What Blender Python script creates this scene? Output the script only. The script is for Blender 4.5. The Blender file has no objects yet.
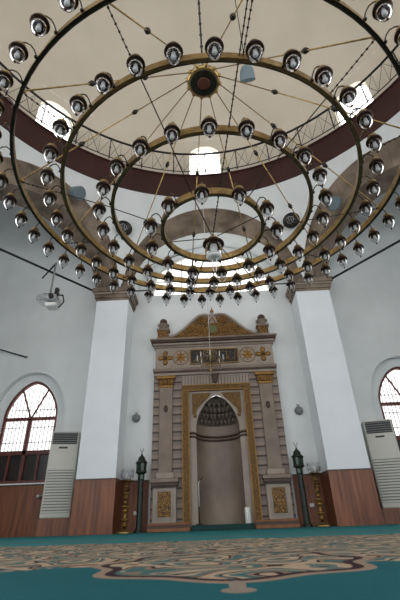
import bpy, math, random
from math import sin, cos, pi, sqrt, radians as rad
from mathutils import Vector, Matrix
random.seed(7)
col = bpy.context.scene.collection

# ------------------------------------------------------------------ materials
def new_mat(name):
    m = bpy.data.materials.new(name); m.use_nodes = True
    nt = m.node_tree
    b = nt.nodes['Principled BSDF']
    return m, nt, b

def srgb(r, g, b):
    f = lambda c: ((c/255+0.055)/1.055)**2.4 if c/255 > 0.04045 else c/255/12.92
    return (f(r), f(g), f(b), 1)

def noise_mat(name, c1, c2, scale=4, rough=.6, metal=0.0, bump=0.0, detail=5, stretch=None, bscale=None):
    m, nt, b = new_mat(name)
    tc = nt.nodes.new('ShaderNodeTexCoord')
    mp = nt.nodes.new('ShaderNodeMapping')
    if stretch: mp.inputs['Scale'].default_value = stretch
    n = nt.nodes.new('ShaderNodeTexNoise'); n.inputs['Scale'].default_value = scale; n.inputs['Detail'].default_value = detail
    cr = nt.nodes.new('ShaderNodeValToRGB')
    cr.color_ramp.elements[0].color = c1; cr.color_ramp.elements[1].color = c2
    cr.color_ramp.elements[0].position = .3; cr.color_ramp.elements[1].position = .7
    nt.links.new(tc.outputs['Object'], mp.inputs['Vector']); nt.links.new(mp.outputs[0], n.inputs['Vector'])
    nt.links.new(n.outputs['Fac'], cr.inputs['Fac']); nt.links.new(cr.outputs[0], b.inputs['Base Color'])
    b.inputs['Roughness'].default_value = rough; b.inputs['Metallic'].default_value = metal
    if bump:
        n2 = nt.nodes.new('ShaderNodeTexNoise'); n2.inputs['Scale'].default_value = bscale or scale*4
        nt.links.new(tc.outputs['Object'], n2.inputs['Vector'])
        bp = nt.nodes.new('ShaderNodeBump'); bp.inputs['Strength'].default_value = bump; bp.inputs['Distance'].default_value = .03
        nt.links.new(n2.outputs['Fac'], bp.inputs['Height']); nt.links.new(bp.outputs[0], b.inputs['Normal'])
    return m

def carved_mat(name, hi, lo, scale=14, metal=.35, rough=.45):
    """carved, gilded relief: voronoi cells over a dark ground"""
    m, nt, b = new_mat(name)
    tc = nt.nodes.new('ShaderNodeTexCoord')
    no = nt.nodes.new('ShaderNodeTexNoise'); no.inputs['Scale'].default_value = scale*.4
    mx = nt.nodes.new('ShaderNodeMix'); mx.data_type = 'RGBA'; mx.inputs[0].default_value = .12
    v = nt.nodes.new('ShaderNodeTexVoronoi'); v.feature = 'DISTANCE_TO_EDGE'; v.inputs['Scale'].default_value = scale
    cr = nt.nodes.new('ShaderNodeValToRGB')
    cr.color_ramp.elements[0].color = lo; cr.color_ramp.elements[1].color = hi
    cr.color_ramp.elements[0].position = .03; cr.color_ramp.elements[1].position = .16
    nt.links.new(tc.outputs['Object'], no.inputs['Vector'])
    nt.links.new(tc.outputs['Object'], mx.inputs[6]); nt.links.new(no.outputs['Color'], mx.inputs[7])
    nt.links.new(mx.outputs[2], v.inputs['Vector'])
    nt.links.new(v.outputs['Distance'], cr.inputs['Fac']); nt.links.new(cr.outputs[0], b.inputs['Base Color'])
    bp = nt.nodes.new('ShaderNodeBump'); bp.inputs['Strength'].default_value = .7; bp.inputs['Distance'].default_value = .02
    nt.links.new(v.outputs['Distance'], bp.inputs['Height']); nt.links.new(bp.outputs[0], b.inputs['Normal'])
    b.inputs['Metallic'].default_value = metal; b.inputs['Roughness'].default_value = rough
    return m

def plain(name, c, rough=.5, metal=0.0, vary=.12):
    d = tuple(x*(1-vary) for x in c[:3])+(1,)
    return noise_mat(name, d, c, 6, rough, metal)

def emis(name, c, s, c2=None, scale=1.5):
    m, nt, b = new_mat(name)
    b.inputs['Base Color'].default_value = c
    b.inputs['Emission Strength'].default_value = s
    n = nt.nodes.new('ShaderNodeTexNoise'); n.inputs['Scale'].default_value = scale
    tc = nt.nodes.new('ShaderNodeTexCoord'); nt.links.new(tc.outputs['Object'], n.inputs['Vector'])
    cr = nt.nodes.new('ShaderNodeValToRGB'); cr.color_ramp.elements[0].color = c2 or c; cr.color_ramp.elements[1].color = c
    cr.color_ramp.elements[0].position = .35; cr.color_ramp.elements[1].position = .6
    nt.links.new(n.outputs['Fac'], cr.inputs['Fac']); nt.links.new(cr.outputs[0], b.inputs['Emission Color'])
    return m

def glass_mat(name, tint=(1, 1, 1, 1), refl=.3, rough=.04):
    m = bpy.data.materials.new(name); m.use_nodes = True; nt = m.node_tree
    for n in list(nt.nodes): nt.nodes.remove(n)
    out = nt.nodes.new('ShaderNodeOutputMaterial')
    tr = nt.nodes.new('ShaderNodeBsdfTransparent'); tr.inputs[0].default_value = tint
    gl = nt.nodes.new('ShaderNodeBsdfGlossy'); gl.inputs['Roughness'].default_value = rough
    lw = nt.nodes.new('ShaderNodeLayerWeight'); lw.inputs['Blend'].default_value = refl
    mx = nt.nodes.new('ShaderNodeMixShader')
    nt.links.new(lw.outputs['Fresnel'], mx.inputs[0]); nt.links.new(tr.outputs[0], mx.inputs[1]); nt.links.new(gl.outputs[0], mx.inputs[2])
    nt.links.new(mx.outputs[0], out.inputs[0])
    return m

def wood_mat(name, c1, c2):
    m, nt, b = new_mat(name)
    tc = nt.nodes.new('ShaderNodeTexCoord')
    mp = nt.nodes.new('ShaderNodeMapping'); mp.inputs['Scale'].default_value = (9, 9, .7)
    n = nt.nodes.new('ShaderNodeTexNoise'); n.inputs['Scale'].default_value = 1.3; n.inputs['Detail'].default_value = 6
    cr = nt.nodes.new('ShaderNodeValToRGB'); cr.color_ramp.elements[0].color = c1; cr.color_ramp.elements[1].color = c2
    cr.color_ramp.elements[0].position = .35; cr.color_ramp.elements[1].position = .68
    nt.links.new(tc.outputs['Object'], mp.inputs['Vector']); nt.links.new(mp.outputs[0], n.inputs['Vector'])
    nt.links.new(n.outputs['Fac'], cr.inputs['Fac']); nt.links.new(cr.outputs[0], b.inputs['Base Color'])
    b.inputs['Roughness'].default_value = .42
    return m

M = {}
M['wall'] = noise_mat('white_plaster', srgb(214, 217, 217), srgb(224, 227, 227), 1.2, .85)
M['pier'] = noise_mat('white_plaster_smooth', srgb(222, 226, 230), srgb(230, 234, 238), 1.2, .8)
M['dome'] = noise_mat('dome_plaster', srgb(204, 196, 182), srgb(214, 206, 193), .5, .9)
M['stone'] = noise_mat('arch_stone', srgb(80, 68, 58), srgb(142, 126, 110), 1.6, .85, bump=.3, bscale=4)
M['maroon'] = noise_mat('maroon_paint', srgb(46, 15, 12), srgb(60, 22, 17), 1.0, .6)
M['iron'] = noise_mat('black_iron', srgb(16, 18, 18), srgb(34, 36, 35), 8, .45, .3)
M['wood'] = wood_mat('walnut_veneer', srgb(90, 46, 24), srgb(134, 78, 42))
M['wood_dark'] = wood_mat('dark_walnut', srgb(50, 28, 20), srgb(76, 44, 30))
M['win_wood'] = noise_mat('red_brown_frame', srgb(78, 34, 26), srgb(108, 52, 40), 5, .45)
M['marble'] = noise_mat('beige_marble', srgb(112, 97, 85), srgb(136, 119, 106), 2.2, .55)
M['marble_lt'] = noise_mat('pale_marble', srgb(134, 121, 109), srgb(156, 142, 129), 2.5, .5)
M['marble_niche'] = noise_mat('niche_marble', srgb(106, 92, 80), srgb(140, 123, 108), 1.2, .5)
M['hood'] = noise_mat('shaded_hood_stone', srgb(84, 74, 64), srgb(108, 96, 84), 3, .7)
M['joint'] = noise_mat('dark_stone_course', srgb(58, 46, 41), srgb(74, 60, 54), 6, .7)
M['gold'] = noise_mat('gilt', srgb(122, 86, 34), srgb(150, 110, 50), 9, .45, .35)
M['gold_carved'] = carved_mat('carved_gilt', srgb(132, 94, 38), srgb(38, 25, 14), 16)
M['gold_fine'] = carved_mat('fine_carved_gilt', srgb(126, 90, 34), srgb(48, 31, 16), 26)
M['brown_mould'] = noise_mat('brown_moulding', srgb(56, 35, 25), srgb(76, 50, 36), 5, .5)
M['oak_step'] = noise_mat('oak_step', srgb(112, 68, 36), srgb(136, 86, 48), 6, .5)
M['brass'] = noise_mat('aged_brass', srgb(128, 102, 62), srgb(184, 154, 100), 14, .32, .8)
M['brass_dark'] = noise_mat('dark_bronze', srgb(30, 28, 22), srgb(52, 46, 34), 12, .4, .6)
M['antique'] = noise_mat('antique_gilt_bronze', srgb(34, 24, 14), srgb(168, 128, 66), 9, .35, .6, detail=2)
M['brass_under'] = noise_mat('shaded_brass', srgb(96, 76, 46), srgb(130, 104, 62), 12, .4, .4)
M['cap'] = noise_mat('lamp_cap_bronze', srgb(44, 32, 26), srgb(70, 50, 38), 20, .3, .85)
M['glass'] = glass_mat('lamp_glass', (.86, .86, .88, 1), .16, .08)
M['glass_clear'] = glass_mat('crystal_glass', (.93, .93, .95, 1), .2)
M['filament'] = plain('white_bulb', srgb(205, 205, 200), .3)
M['green_iron'] = noise_mat('dark_green_iron', srgb(22, 30, 24), srgb(36, 44, 34), 10, .45, .2)
M['green_glass'] = plain('green_lantern_glass', srgb(30, 60, 42), .2)
M['ac'] = plain('ac_white_plastic', srgb(196, 194, 184), .45, 0, .04)
M['ac_dark'] = plain('ac_dark_louvre', srgb(34, 36, 36), .5)
M['black'] = plain('black_plate', srgb(22, 20, 22), .4)
M['white'] = plain('white_plastic', srgb(220, 220, 216), .5, 0, .04)
M['grey'] = plain('grey_plastic', srgb(120, 122, 122), .5)
M['silver'] = noise_mat('silver_metal', srgb(150, 152, 154), srgb(205, 206, 208), 12, .35, .6)
M['bluegrey'] = plain('blue_grey_shell', srgb(108, 124, 130), .5)
M['bluegrey_dk'] = plain('blue_grey_grille', srgb(70, 84, 90), .5)
M['green_cloth'] = plain('dark_green_mat', srgb(20, 58, 56), .9)
M['pane'] = emis('daylit_frosted_pane', (1, .99, .98, 1), 1.7, (.93, .92, .93, 1), 3)
M['pane_bright'] = emis('bright_frosted_pane', (1, 1, 1, 1), 3.2, (1, 1, .98, 1), 3)
M['pane_soft'] = emis('daylit_lunette_pane', (1, .98, .95, 1), 1.2, (.86, .84, .79, 1), .8)
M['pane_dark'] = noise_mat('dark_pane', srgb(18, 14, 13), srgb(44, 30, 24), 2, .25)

# striped rusticated marble: horizontal dark courses
def courses_mat():
    m, nt, b = new_mat('striped_marble_courses')
    tc = nt.nodes.new('ShaderNodeTexCoord'); sp = nt.nodes.new('ShaderNodeSeparateXYZ')
    nt.links.new(tc.outputs['Object'], sp.inputs[0])
    mu = nt.nodes.new('ShaderNodeMath'); mu.operation = 'MULTIPLY'; mu.inputs[1].default_value = 1/.25
    fr = nt.nodes.new('ShaderNodeMath'); fr.operation = 'FRACT'
    nt.links.new(sp.outputs['Z'], mu.inputs[0]); nt.links.new(mu.outputs[0], fr.inputs[0])
    cr = nt.nodes.new('ShaderNodeValToRGB'); cr.color_ramp.interpolation = 'CONSTANT'
    cr.color_ramp.elements[0].color = srgb(60, 46, 42); cr.color_ramp.elements[1].color = srgb(136, 119, 107)
    cr.color_ramp.elements[1].position = .2
    e = cr.color_ramp.elements.new(.6); e.color = srgb(120, 106, 98)
    nt.links.new(fr.outputs[0], cr.inputs['Fac'])
    nt.links.new(cr.outputs[0], b.inputs['Base Color']); b.inputs['Roughness'].default_value = .6
    return m
M['courses'] = courses_mat()

# arch stone with radial voussoir joints is modelled in the mesh (see arch_band)

def carpet_mat():
    m, nt, b = new_mat('turkish_carpet')
    L = nt.links.new
    def N(t, **k):
        n = nt.nodes.new(t)
        for a, v in k.items(): setattr(n, a, v)
        return n
    def MA(op, a, b_=None, c_=None):
        n = N('ShaderNodeMath', operation=op)
        for i, v in enumerate((a, b_, c_)):
            if v is None: continue
            if isinstance(v, (int, float)): n.inputs[i].default_value = v
            else: L(v, n.inputs[i])
        return n.outputs[0]
    tc = N('ShaderNodeTexCoord'); sp = N('ShaderNodeSeparateXYZ'); L(tc.outputs['Object'], sp.inputs[0])
    X, Y = sp.outputs['X'], sp.outputs['Y']
    # mask of ornamented field
    wob = MA('MULTIPLY', MA('SINE', MA('MULTIPLY', X, 7.0)), .09)
    near = MA('GREATER_THAN', Y, MA('ADD', wob, 1.97))
    dx = MA('SUBTRACT', X, .04); dy = MA('SUBTRACT', Y, 2.12)
    ang = MA('ARCTAN2', dy, dx)
    rr = MA('SQRT', MA('ADD', MA('MULTIPLY', dx, dx), MA('MULTIPLY', MA('MULTIPLY', dy, dy), .72)))
    lob = MA('ADD', .60, MA('MULTIPLY', MA('COSINE', MA('MULTIPLY', ang, 8.0)), .035))
    med_d = MA('SUBTRACT', lob, rr)
    med = MA('GREATER_THAN', med_d, 0.0)
    px = MA('MULTIPLY', dx, dx); py_ = MA('SUBTRACT', Y, 1.24)
    pend = MA('LESS_THAN', MA('ADD', MA('MULTIPLY', px, 1.0), MA('MULTIPLY', MA('MULTIPLY', py_, py_), .9)), .0022)
    pend2 = MA('LESS_THAN', MA('ADD', px, MA('MULTIPLY', MA('MULTIPLY', MA('SUBTRACT', Y, 1.34), MA('SUBTRACT', Y, 1.34)), .06)), .0006)
    far = MA('LESS_THAN', Y, MA('ADD', 4.9, wob))
    field = MA('MULTIPLY', MA('MAXIMUM', near, med), far)
    # scrolls : distorted rings
    no = N('ShaderNodeTexNoise'); no.inputs['Scale'].default_value = 2.1; no.inputs['Detail'].default_value = 2
    L(tc.outputs['Object'], no.inputs['Vector'])
    vo = N('ShaderNodeTexVoronoi', feature='F1'); vo.inputs['Scale'].default_value = 2.7
    L(tc.outputs['Object'], vo.inputs['Vector'])
    ph = MA('ADD', MA('MULTIPLY', vo.outputs['Distance'], 2.6), MA('MULTIPLY', no.outputs['Fac'], 3.4))
    fr = MA('FRACT', ph)
    cr = N('ShaderNodeValToRGB'); r = cr.color_ramp; r.interpolation = 'CONSTANT'
    r.elements[0].position = 0; r.elements[0].color = srgb(156, 136, 114)
    r.elements[1].position = .30; r.elements[1].color = srgb(36, 24, 27)
    for p, c in ((.38, srgb(126, 100, 84)), (.48, srgb(62, 92, 90)), (.70, srgb(154, 138, 116)), (.82, srgb(52, 34, 33)), (.89, srgb(84, 98, 92))):
        e = r.elements.new(p); e.color = c
    L(fr, cr.inputs['Fac'])
    # bright border ring of the medallion
    bord = MA('MULTIPLY', med, MA('LESS_THAN', med_d, .045))
    bord_in = MA('MULTIPLY', MA('GREATER_THAN', med_d, .045), MA('LESS_THAN', med_d, .085))
    inner = MA('GREATER_THAN', med_d, .34)
    def MIX(f, a, c):
        n = N('ShaderNodeMix', data_type='RGBA')
        L(f, n.inputs[0])
        for i, v in ((6, a), (7, c)):
            if isinstance(v, tuple): n.inputs[i].default_value = v
            else: L(v, n.inputs[i])
        return n.outputs[2]
    tn = N('ShaderNodeTexNoise'); tn.inputs['Scale'].default_value = 3; L(tc.outputs['Object'], tn.inputs['Vector'])
    teal = N('ShaderNodeValToRGB'); teal.color_ramp.elements[0].color = srgb(22, 76, 82); teal.color_ramp.elements[1].color = srgb(28, 86, 92)
    L(tn.outputs['Fac'], teal.inputs['Fac'])
    orn = MIX(bord, cr.outputs[0], srgb(132, 114, 98))
    orn = MIX(bord_in, orn, srgb(48, 32, 35))
    tfar = MIX(MA('GREATER_THAN', Y, 4.6), teal.outputs[0], srgb(46, 110, 114))  # far teal lightened: grazing sheen painted into the carpet colour
    c = MIX(field, tfar, orn)
    c = MIX(MA('MAXIMUM', pend, pend2), c, srgb(124, 113, 102))
    # far border stripe near the wall
    strip = MA('MULTIPLY', MA('GREATER_THAN', Y, 5.9), MA('LESS_THAN', Y, 6.2))
    c = MIX(strip, c, srgb(84, 92, 84))
    L(c, b.inputs['Base Color']); b.inputs['Roughness'].default_value = .95
    b.inputs['Specular IOR Level'].default_value = .1
    bn = N('ShaderNodeTexNoise'); bn.inputs['Scale'].default_value = 160; L(tc.outputs['Object'], bn.inputs['Vector'])
    bp = N('ShaderNodeBump'); bp.inputs['Strength'].default_value = .35; bp.inputs['Distance'].default_value = .006
    L(bn.outputs['Fac'], bp.inputs['Height']); L(bp.outputs[0], b.inputs['Normal'])
    return m
M['carpet'] = carpet_mat()

# ------------------------------------------------------------------ mesh builder
class MB:
    def __init__(s): s.v = []; s.f = []; s.m = []; s.mats = []; s.sm = []
    def mi(s, mat):
        mat = M[mat] if isinstance(mat, str) else mat
        if mat not in s.mats: s.mats.append(mat)
        return s.mats.index(mat)
    def add(s, vs, fs, mat, smooth=False):
        o = len(s.v); s.v += [tuple(v) for v in vs]; k = s.mi(mat)
        for f in fs: s.f.append([i+o for i in f]); s.m.append(k); s.sm.append(smooth)
        return s
    def box(s, x0, x1, y0, y1, z0, z1, mat, bev=0):
        if bev:
            b = bev
            prof = [(x0+b, y0), (x1-b, y0), (x1, y0+b), (x1, y1-b), (x1-b, y1), (x0+b, y1), (x0, y1-b), (x0, y0+b)]
            n = len(prof); vs = []
            cx, cy = (x0+x1)/2, (y0+y1)/2
            sx = (x1-x0-2*b)/(x1-x0); sy = (y1-y0-2*b)/(y1-y0)
            for z, k in ((z0, 1), (z0+b, 0), (z1-b, 0), (z1, 1)):
                for (x, y) in prof:
                    vs.append(((cx+(x-cx)*sx, cy+(y-cy)*sy, z) if k else (x, y, z)))
            fs = [list(range(n))[::-1], list(range(3*n, 4*n))]
            for r in range(3):
                for i in range(n): fs.append([r*n+i, r*n+(i+1) % n, (r+1)*n+(i+1) % n, (r+1)*n+i])
            return s.add(vs, fs, mat)
        vs = [(x, y, z) for z in (z0, z1) for (x, y) in ((x0, y0), (x1, y0), (x1, y1), (x0, y1))]
        return s.add(vs, [(3, 2, 1, 0), (4, 5, 6, 7), (0, 1, 5, 4), (1, 2, 6, 5), (2, 3, 7, 6), (3, 0, 4, 7)], mat)
    def tube(s, pts, r, mat, seg=6, closed=False, r2=None):
        pts = [Vector(p) for p in pts]; n = len(pts); vs = []; fs = []
        up = None
        for i, p in enumerate(pts):
            if closed: d = pts[(i+1) % n]-pts[i-1]
            else: d = pts[min(i+1, n-1)]-pts[max(i-1, 0)]
            d.normalize()
            if up is None:
                up = Vector((0, 0, 1)) if abs(d.z) < .9 else Vector((1, 0, 0))
            a = d.cross(up)
            if a.length < 1e-5: a = d.orthogonal()
            a.normalize(); b_ = a.cross(d); up = b_
            rr = r if r2 is None else r+(r2-r)*i/(n-1)
            for k in range(seg):
                t = 2*pi*k/seg; vs.append(p+a*(cos(t)*rr)+b_*(sin(t)*rr))
        for i in range(n if closed else n-1):
            j = (i+1) % n
            for k in range(seg): fs.append((i*seg+k, i*seg+(k+1) % seg, j*seg+(k+1) % seg, j*seg+k))
        if not closed: fs += [list(range(seg))[::-1], list(range((n-1)*seg, n*seg))]
        return s.add(vs, fs, mat, True)
    def lathe(s, prof, mat, seg=16, c=(0, 0, 0), smooth=True, cap=True, rot=0):
        vs = []; fs = []; n = len(prof)
        for (r, z) in prof:
            for k in range(seg):
                t = 2*pi*k/seg+rot; vs.append((c[0]+r*cos(t), c[1]+r*sin(t), c[2]+z))
        for i in range(n-1):
            for k in range(seg): fs.append((i*seg+k, i*seg+(k+1) % seg, (i+1)*seg+(k+1) % seg, (i+1)*seg+k))
        if cap: fs += [list(range(seg))[::-1], list(range((n-1)*seg, n*seg))]
        return s.add(vs, fs, mat, smooth)
    def ball(s, c, r, mat, seg=10, sz=1):
        return s.lathe([(max(1e-4, r*sin(pi*i/7)), -r*sz*cos(pi*i/7)) for i in range(8)], mat, seg, c)
    def prism(s, poly, y0, y1, mat):
        """polygon in x,z extruded along y"""
        n = len(poly)
        vs = [(x, y0, z) for x, z in poly]+[(x, y1, z) for x, z in poly]
        fs = [list(range(n)), list(range(n, 2*n))[::-1]]+[(i, i+n, (i+1) % n+n, (i+1) % n) for i in range(n)]
        return s.add(vs, fs, mat)
    def xf(s, mtx):
        s.v = [tuple(mtx @ Vector(v)) for v in s.v]; return s
    def build(s, name, parent=None, loc=(0, 0, 0)):
        me = bpy.data.meshes.new(name); me.from_pydata(s.v, [], s.f)
        for m in s.mats: me.materials.append(m)
        me.polygons.foreach_set('material_index', s.m); me.polygons.foreach_set('use_smooth', s.sm)
        me.update()
        o = bpy.data.objects.new(name, me); col.objects.link(o); o.parent = parent; o.location = loc
        return o

def fixn(o):
    import bmesh
    b = bmesh.new(); b.from_mesh(o.data); bmesh.ops.recalc_face_normals(b, faces=b.faces); b.to_mesh(o.data); b.free(); return o
def tag(o, label, cat, group=None, kind=None):
    o['label'] = label; o['category'] = cat
    if group: o['group'] = group
    if kind: o['kind'] = kind
    return o
def struct(o, label=None, cat=None):
    o['kind'] = 'structure'
    if label: o['label'] = label
    if cat: o['category'] = cat
    return o
def empty(name, loc, rz=0):
    o = bpy.data.objects.new(name, None); col.objects.link(o); o.location = loc; o.rotation_euler = (0, 0, rz); return o
def copy_tree(o, parent=None):
    c = o.copy(); col.objects.link(c); c.parent = parent
    for ch in [x for x in col.objects if x.parent == o]: copy_tree(ch, c)
    return c

# ------------------------------------------------------------------ layout constants
OX, OY, AP = .1, 3.55, 7.55          # octagon centre, apothem (front arch plane at y = 11.10)
HS = AP*math.tan(rad(22.5))          # half side
WY = 12.0                            # face of the prayer wall
X0 = .07                             # axis of the mihrab
RD, ZB, ZT = 7.4, 11.05, 12.2        # drum ring

# ------------------------------------------------------------------ floor / walls
fl = MB(); fl.add([(-9, -6, 0), (9.2, -6, 0), (9.2, WY+.2, 0), (-9, WY+.2, 0)], [(0, 1, 2, 3)], 'carpet')
struct(fl.build('floor'), 'teal patterned carpet covering the floor', 'carpet')

def wall_with_windows(name, x0, x1, y, z0, z1, wins, depth=.35, gaps=()):
    """front wall, y facing the camera, arched windows (cx, hw, zs, zspring, rise, pointed)"""
    b = MB(); xs = sorted(set([x0, x1]+[w[0]+w[1]*s_ for w in wins for s_ in (-1, 1)]))
    if gaps: ga, gb, gz = gaps[0]
    for a, c in zip(xs[:-1], xs[1:]):
        w = [w for w in wins if abs((a+c)/2-w[0]) < w[1]]
        if not w:
            b.add([(a, y, z0), (c, y, z0), (c, y, z1), (a, y, z1)], [(0, 1, 2, 3)], 'wall'); continue
        cx, hw, zs, sp, rise, pw = w[0]; n = 24
        if gaps and a < ga and gb < c:
            b.add([(a, y, z0), (ga, y, z0), (ga, y, zs), (a, y, zs)], [(0, 1, 2, 3)], 'wall'); b.add([(gb, y, z0), (c, y, z0), (c, y, zs), (gb, y, zs)], [(0, 1, 2, 3)], 'wall'); b.add([(ga, y, gz), (gb, y, gz), (gb, y, zs), (ga, y, zs)], [(0, 1, 2, 3)], 'wall')
        else: b.add([(a, y, z0), (c, y, z0), (c, y, zs), (a, y, zs)], [(0, 1, 2, 3)], 'wall')
        b.add([(a, y, zs), (c, y, zs), (c, y+depth, zs), (a, y+depth, zs)], [(0, 1, 2, 3)], 'wall')
        b.add([(a, y, zs), (a, y+depth, zs), (a, y+depth, sp), (a, y, sp)], [(0, 1, 2, 3)], 'wall')
        b.add([(c, y, zs), (c, y+depth, zs), (c, y+depth, sp), (c, y, sp)], [(0, 1, 2, 3)], 'wall')
        for i in range(n):
            u0, u1 = -cos(pi*i/n), -cos(pi*(i+1)/n)
            h0, h1 = [sp+rise*max(0, 1-abs(u)**pw[0])**pw[1] for u in (u0, u1)]
            p, q = cx+hw*u0, cx+hw*u1
            b.add([(p, y, h0), (q, y, h1), (q, y, z1), (p, y, z1)], [(0, 1, 2, 3)], 'wall')
            b.add([(p, y, h0), (q, y, h1), (q, y+depth, h1), (p, y+depth, h0)], [(0, 1, 2, 3)], 'wall')
    return struct(b.build(name))

PT = (1.7, .62)
wL = (-5.84, .86, 1.34, 3.34, 1.08, PT); wR = (5.97, .86, 1.34, 3.30, 1.08, PT)
wC = (X0+.02, 2.15, 7.35, 7.75, 1.5, (2, .5))
# the deep, wider plaster reveal around each side window
wall_with_windows('wall_front', -9, 9.2, WY, 0, 13, [(wL[0], 1.16, 1.30, 3.2, 1.45, (2, .5)), wC, (wR[0], 1.16, 1.30, 3.2, 1.45, (2, .5))], .22, [(X0-.8, X0+.8, 3.7)])
def liner(name, w, y):
    """reveal plaster behind the wide recess, leaving the window opening"""
    return wall_with_windows(name, w[0]-1.17, w[0]+1.17, y, 1.25, 4.85, [w], .2)
liner('wall_recess_left', wL, WY+.22); liner('wall_recess_right', wR, WY+.22)

for nm, x in (('wall_left', -9), ('wall_right', 9.2)):
    struct(MB().add([(x, 0, 0), (x, WY, 0), (x, WY, 13), (x, 0, 13)], [(0, 1, 2, 3)], 'wall').build(nm))

# corner roof outside the drum
rb = MB(); n = 64
sq = []
for k in range(n):
    a = 2*pi*k/n; d = max(abs(sin(a)), abs(cos(a)))
    rb_o = (OX+sin(a)/d*9.2, OY+cos(a)/d*9.2, 13.0); rb_i = (OX+8.05*sin(a), OY+8.05*cos(a), 12.6)
    sq.append((rb_i, rb_o))
for k in range(n):
    a, c = sq[k], sq[(k+1) % n]; rb.add([a[0], a[1], c[1], c[0]], [(0, 1, 2, 3)], 'wall')
struct(rb.build('ceiling_corner'))

# ------------------------------------------------------------------ windows
def arch_poly(w, inset=0, n=18, zs=None):
    cx, hw, z0, sp, rise, pw = w; z0 = z0 if zs is None else zs
    hw -= inset; rise -= inset; z0 += inset
    pts = [(cx-hw, z0), (cx+hw, z0), (cx+hw, sp)]
    for i in range(1, n):
        u = cos(pi*i/n); pts.append((cx+hw*u, sp+rise*max(0, 1-abs(u)**pw[0])**pw[1]))
    pts.append((cx-hw, sp)); return pts

def strip_frame(b, poly, t, y0, y1, mat):
    n = len(poly); cx = sum(p[0] for p in poly)/n; 
    import itertools
    def off(i):
        p0, p1, p2 = Vector(poly[i-1]), Vector(poly[i]), Vector(poly[(i+1) % n])
        d1 = (p1-p0).normalized(); d2 = (p2-p1).normalized()
        n1 = Vector((-d1.y, d1.x)); n2 = Vector((-d2.y, d2.x)); m = (n1+n2); m.normalize()
        return p1+m*(t/max(.4, m.dot(n1)))
    inn = [off(i) for i in range(n)]
    for i in range(n):
        j = (i+1) % n; a, c, d, e = poly[i], poly[j], inn[j], inn[i]
        vs = [(p[0], y, p[1]) for y in (y0, y1) for p in (a, c, d, e)]
        b.add(vs, [(0, 1, 2, 3), (7, 6, 5, 4), (0, 4, 5, 1), (2, 6, 7, 3)], mat)

def side_window(name, w, y, label):
    e = empty(name, (w[0], y, 0)); struct(e, label, 'window')
    W = (0,)+w[1:]; cx, hw, z0, sp, rise, pw = W
    tr = 3.2; mid = 2.2
    b = MB(); P_ = arch_poly(W); strip_frame(b, P_, .075, -.05, .05, 'win_wood')
    b.box(-hw+.05, hw-.05, -.045, .045, tr-.05, tr+.05, 'win_wood'); b.box(-hw+.05, hw-.05, -.045, .045, mid-.07, mid+.05, 'win_wood')
    b.box(-.05, .05, -.045, .045, z0, tr, 'win_wood')
    for s_ in (-1, 1):
        b.tube([(0, 0, tr), (s_*.42, 0, tr+.93)], .03, 'win_wood')
        b.box(s_*.45-.03, s_*.45+.03, -.03, .03, z0+.05, mid-.05, 'win_wood')
    fr = b.build('window_frame', e)
    g = MB()
    for k in range(-7, 8):
        x = k*.115
        if abs(k) == 0: continue
        top = tr+.0+sqrt(max(0, 1-(abs(x)/hw)**1.8))*rise*.9
        g.tube([(x, .06, mid), (x, .06, top)], .012, 'iron', 5)
    for z in (2.5, 2.95, 3.5): g.tube([(-hw+.05 if z < 3.3 else -hw*.8, .06, z), (hw-.05 if z < 3.3 else hw*.8, .06, z)], .012, 'iron', 5)
    g.build('window_bars', e)
    up = [p for p in arch_poly(W, .01, zs=mid)]
    MB().prism(up, .09, .10, 'pane').build('pane', e)
    MB().box(-hw+.02, hw-.02, .02, .03, z0+.02, mid, 'pane_dark').build('lower_pane', e)  # dark-coloured pane below the middle rail
    return e
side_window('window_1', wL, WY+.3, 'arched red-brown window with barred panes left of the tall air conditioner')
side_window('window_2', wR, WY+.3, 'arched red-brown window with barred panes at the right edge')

# lunette over the mihrab
e = empty('window_3', (0, WY+.12, 0)); struct(e, 'wide half-round window glowing above the mihrab', 'window')
MB().prism(arch_poly(wC), .08, .09, 'pane_soft').build('pane', e)
b = MB(); strip_frame(b, arch_poly(wC), .07, -.03, .05, 'white')
for k in range(-3, 4):
    x = wC[0]+k*.54; b.box(x-.02, x+.02, -.02, .05, wC[2], wC[3]+wC[4]*sqrt(1-(k*.54/2.15)**2), 'white')
b.box(wC[0]-2.1, wC[0]+2.1, -.02, .05, 8.0, 8.04, 'white')
b.build('window_frame', e)

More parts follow.
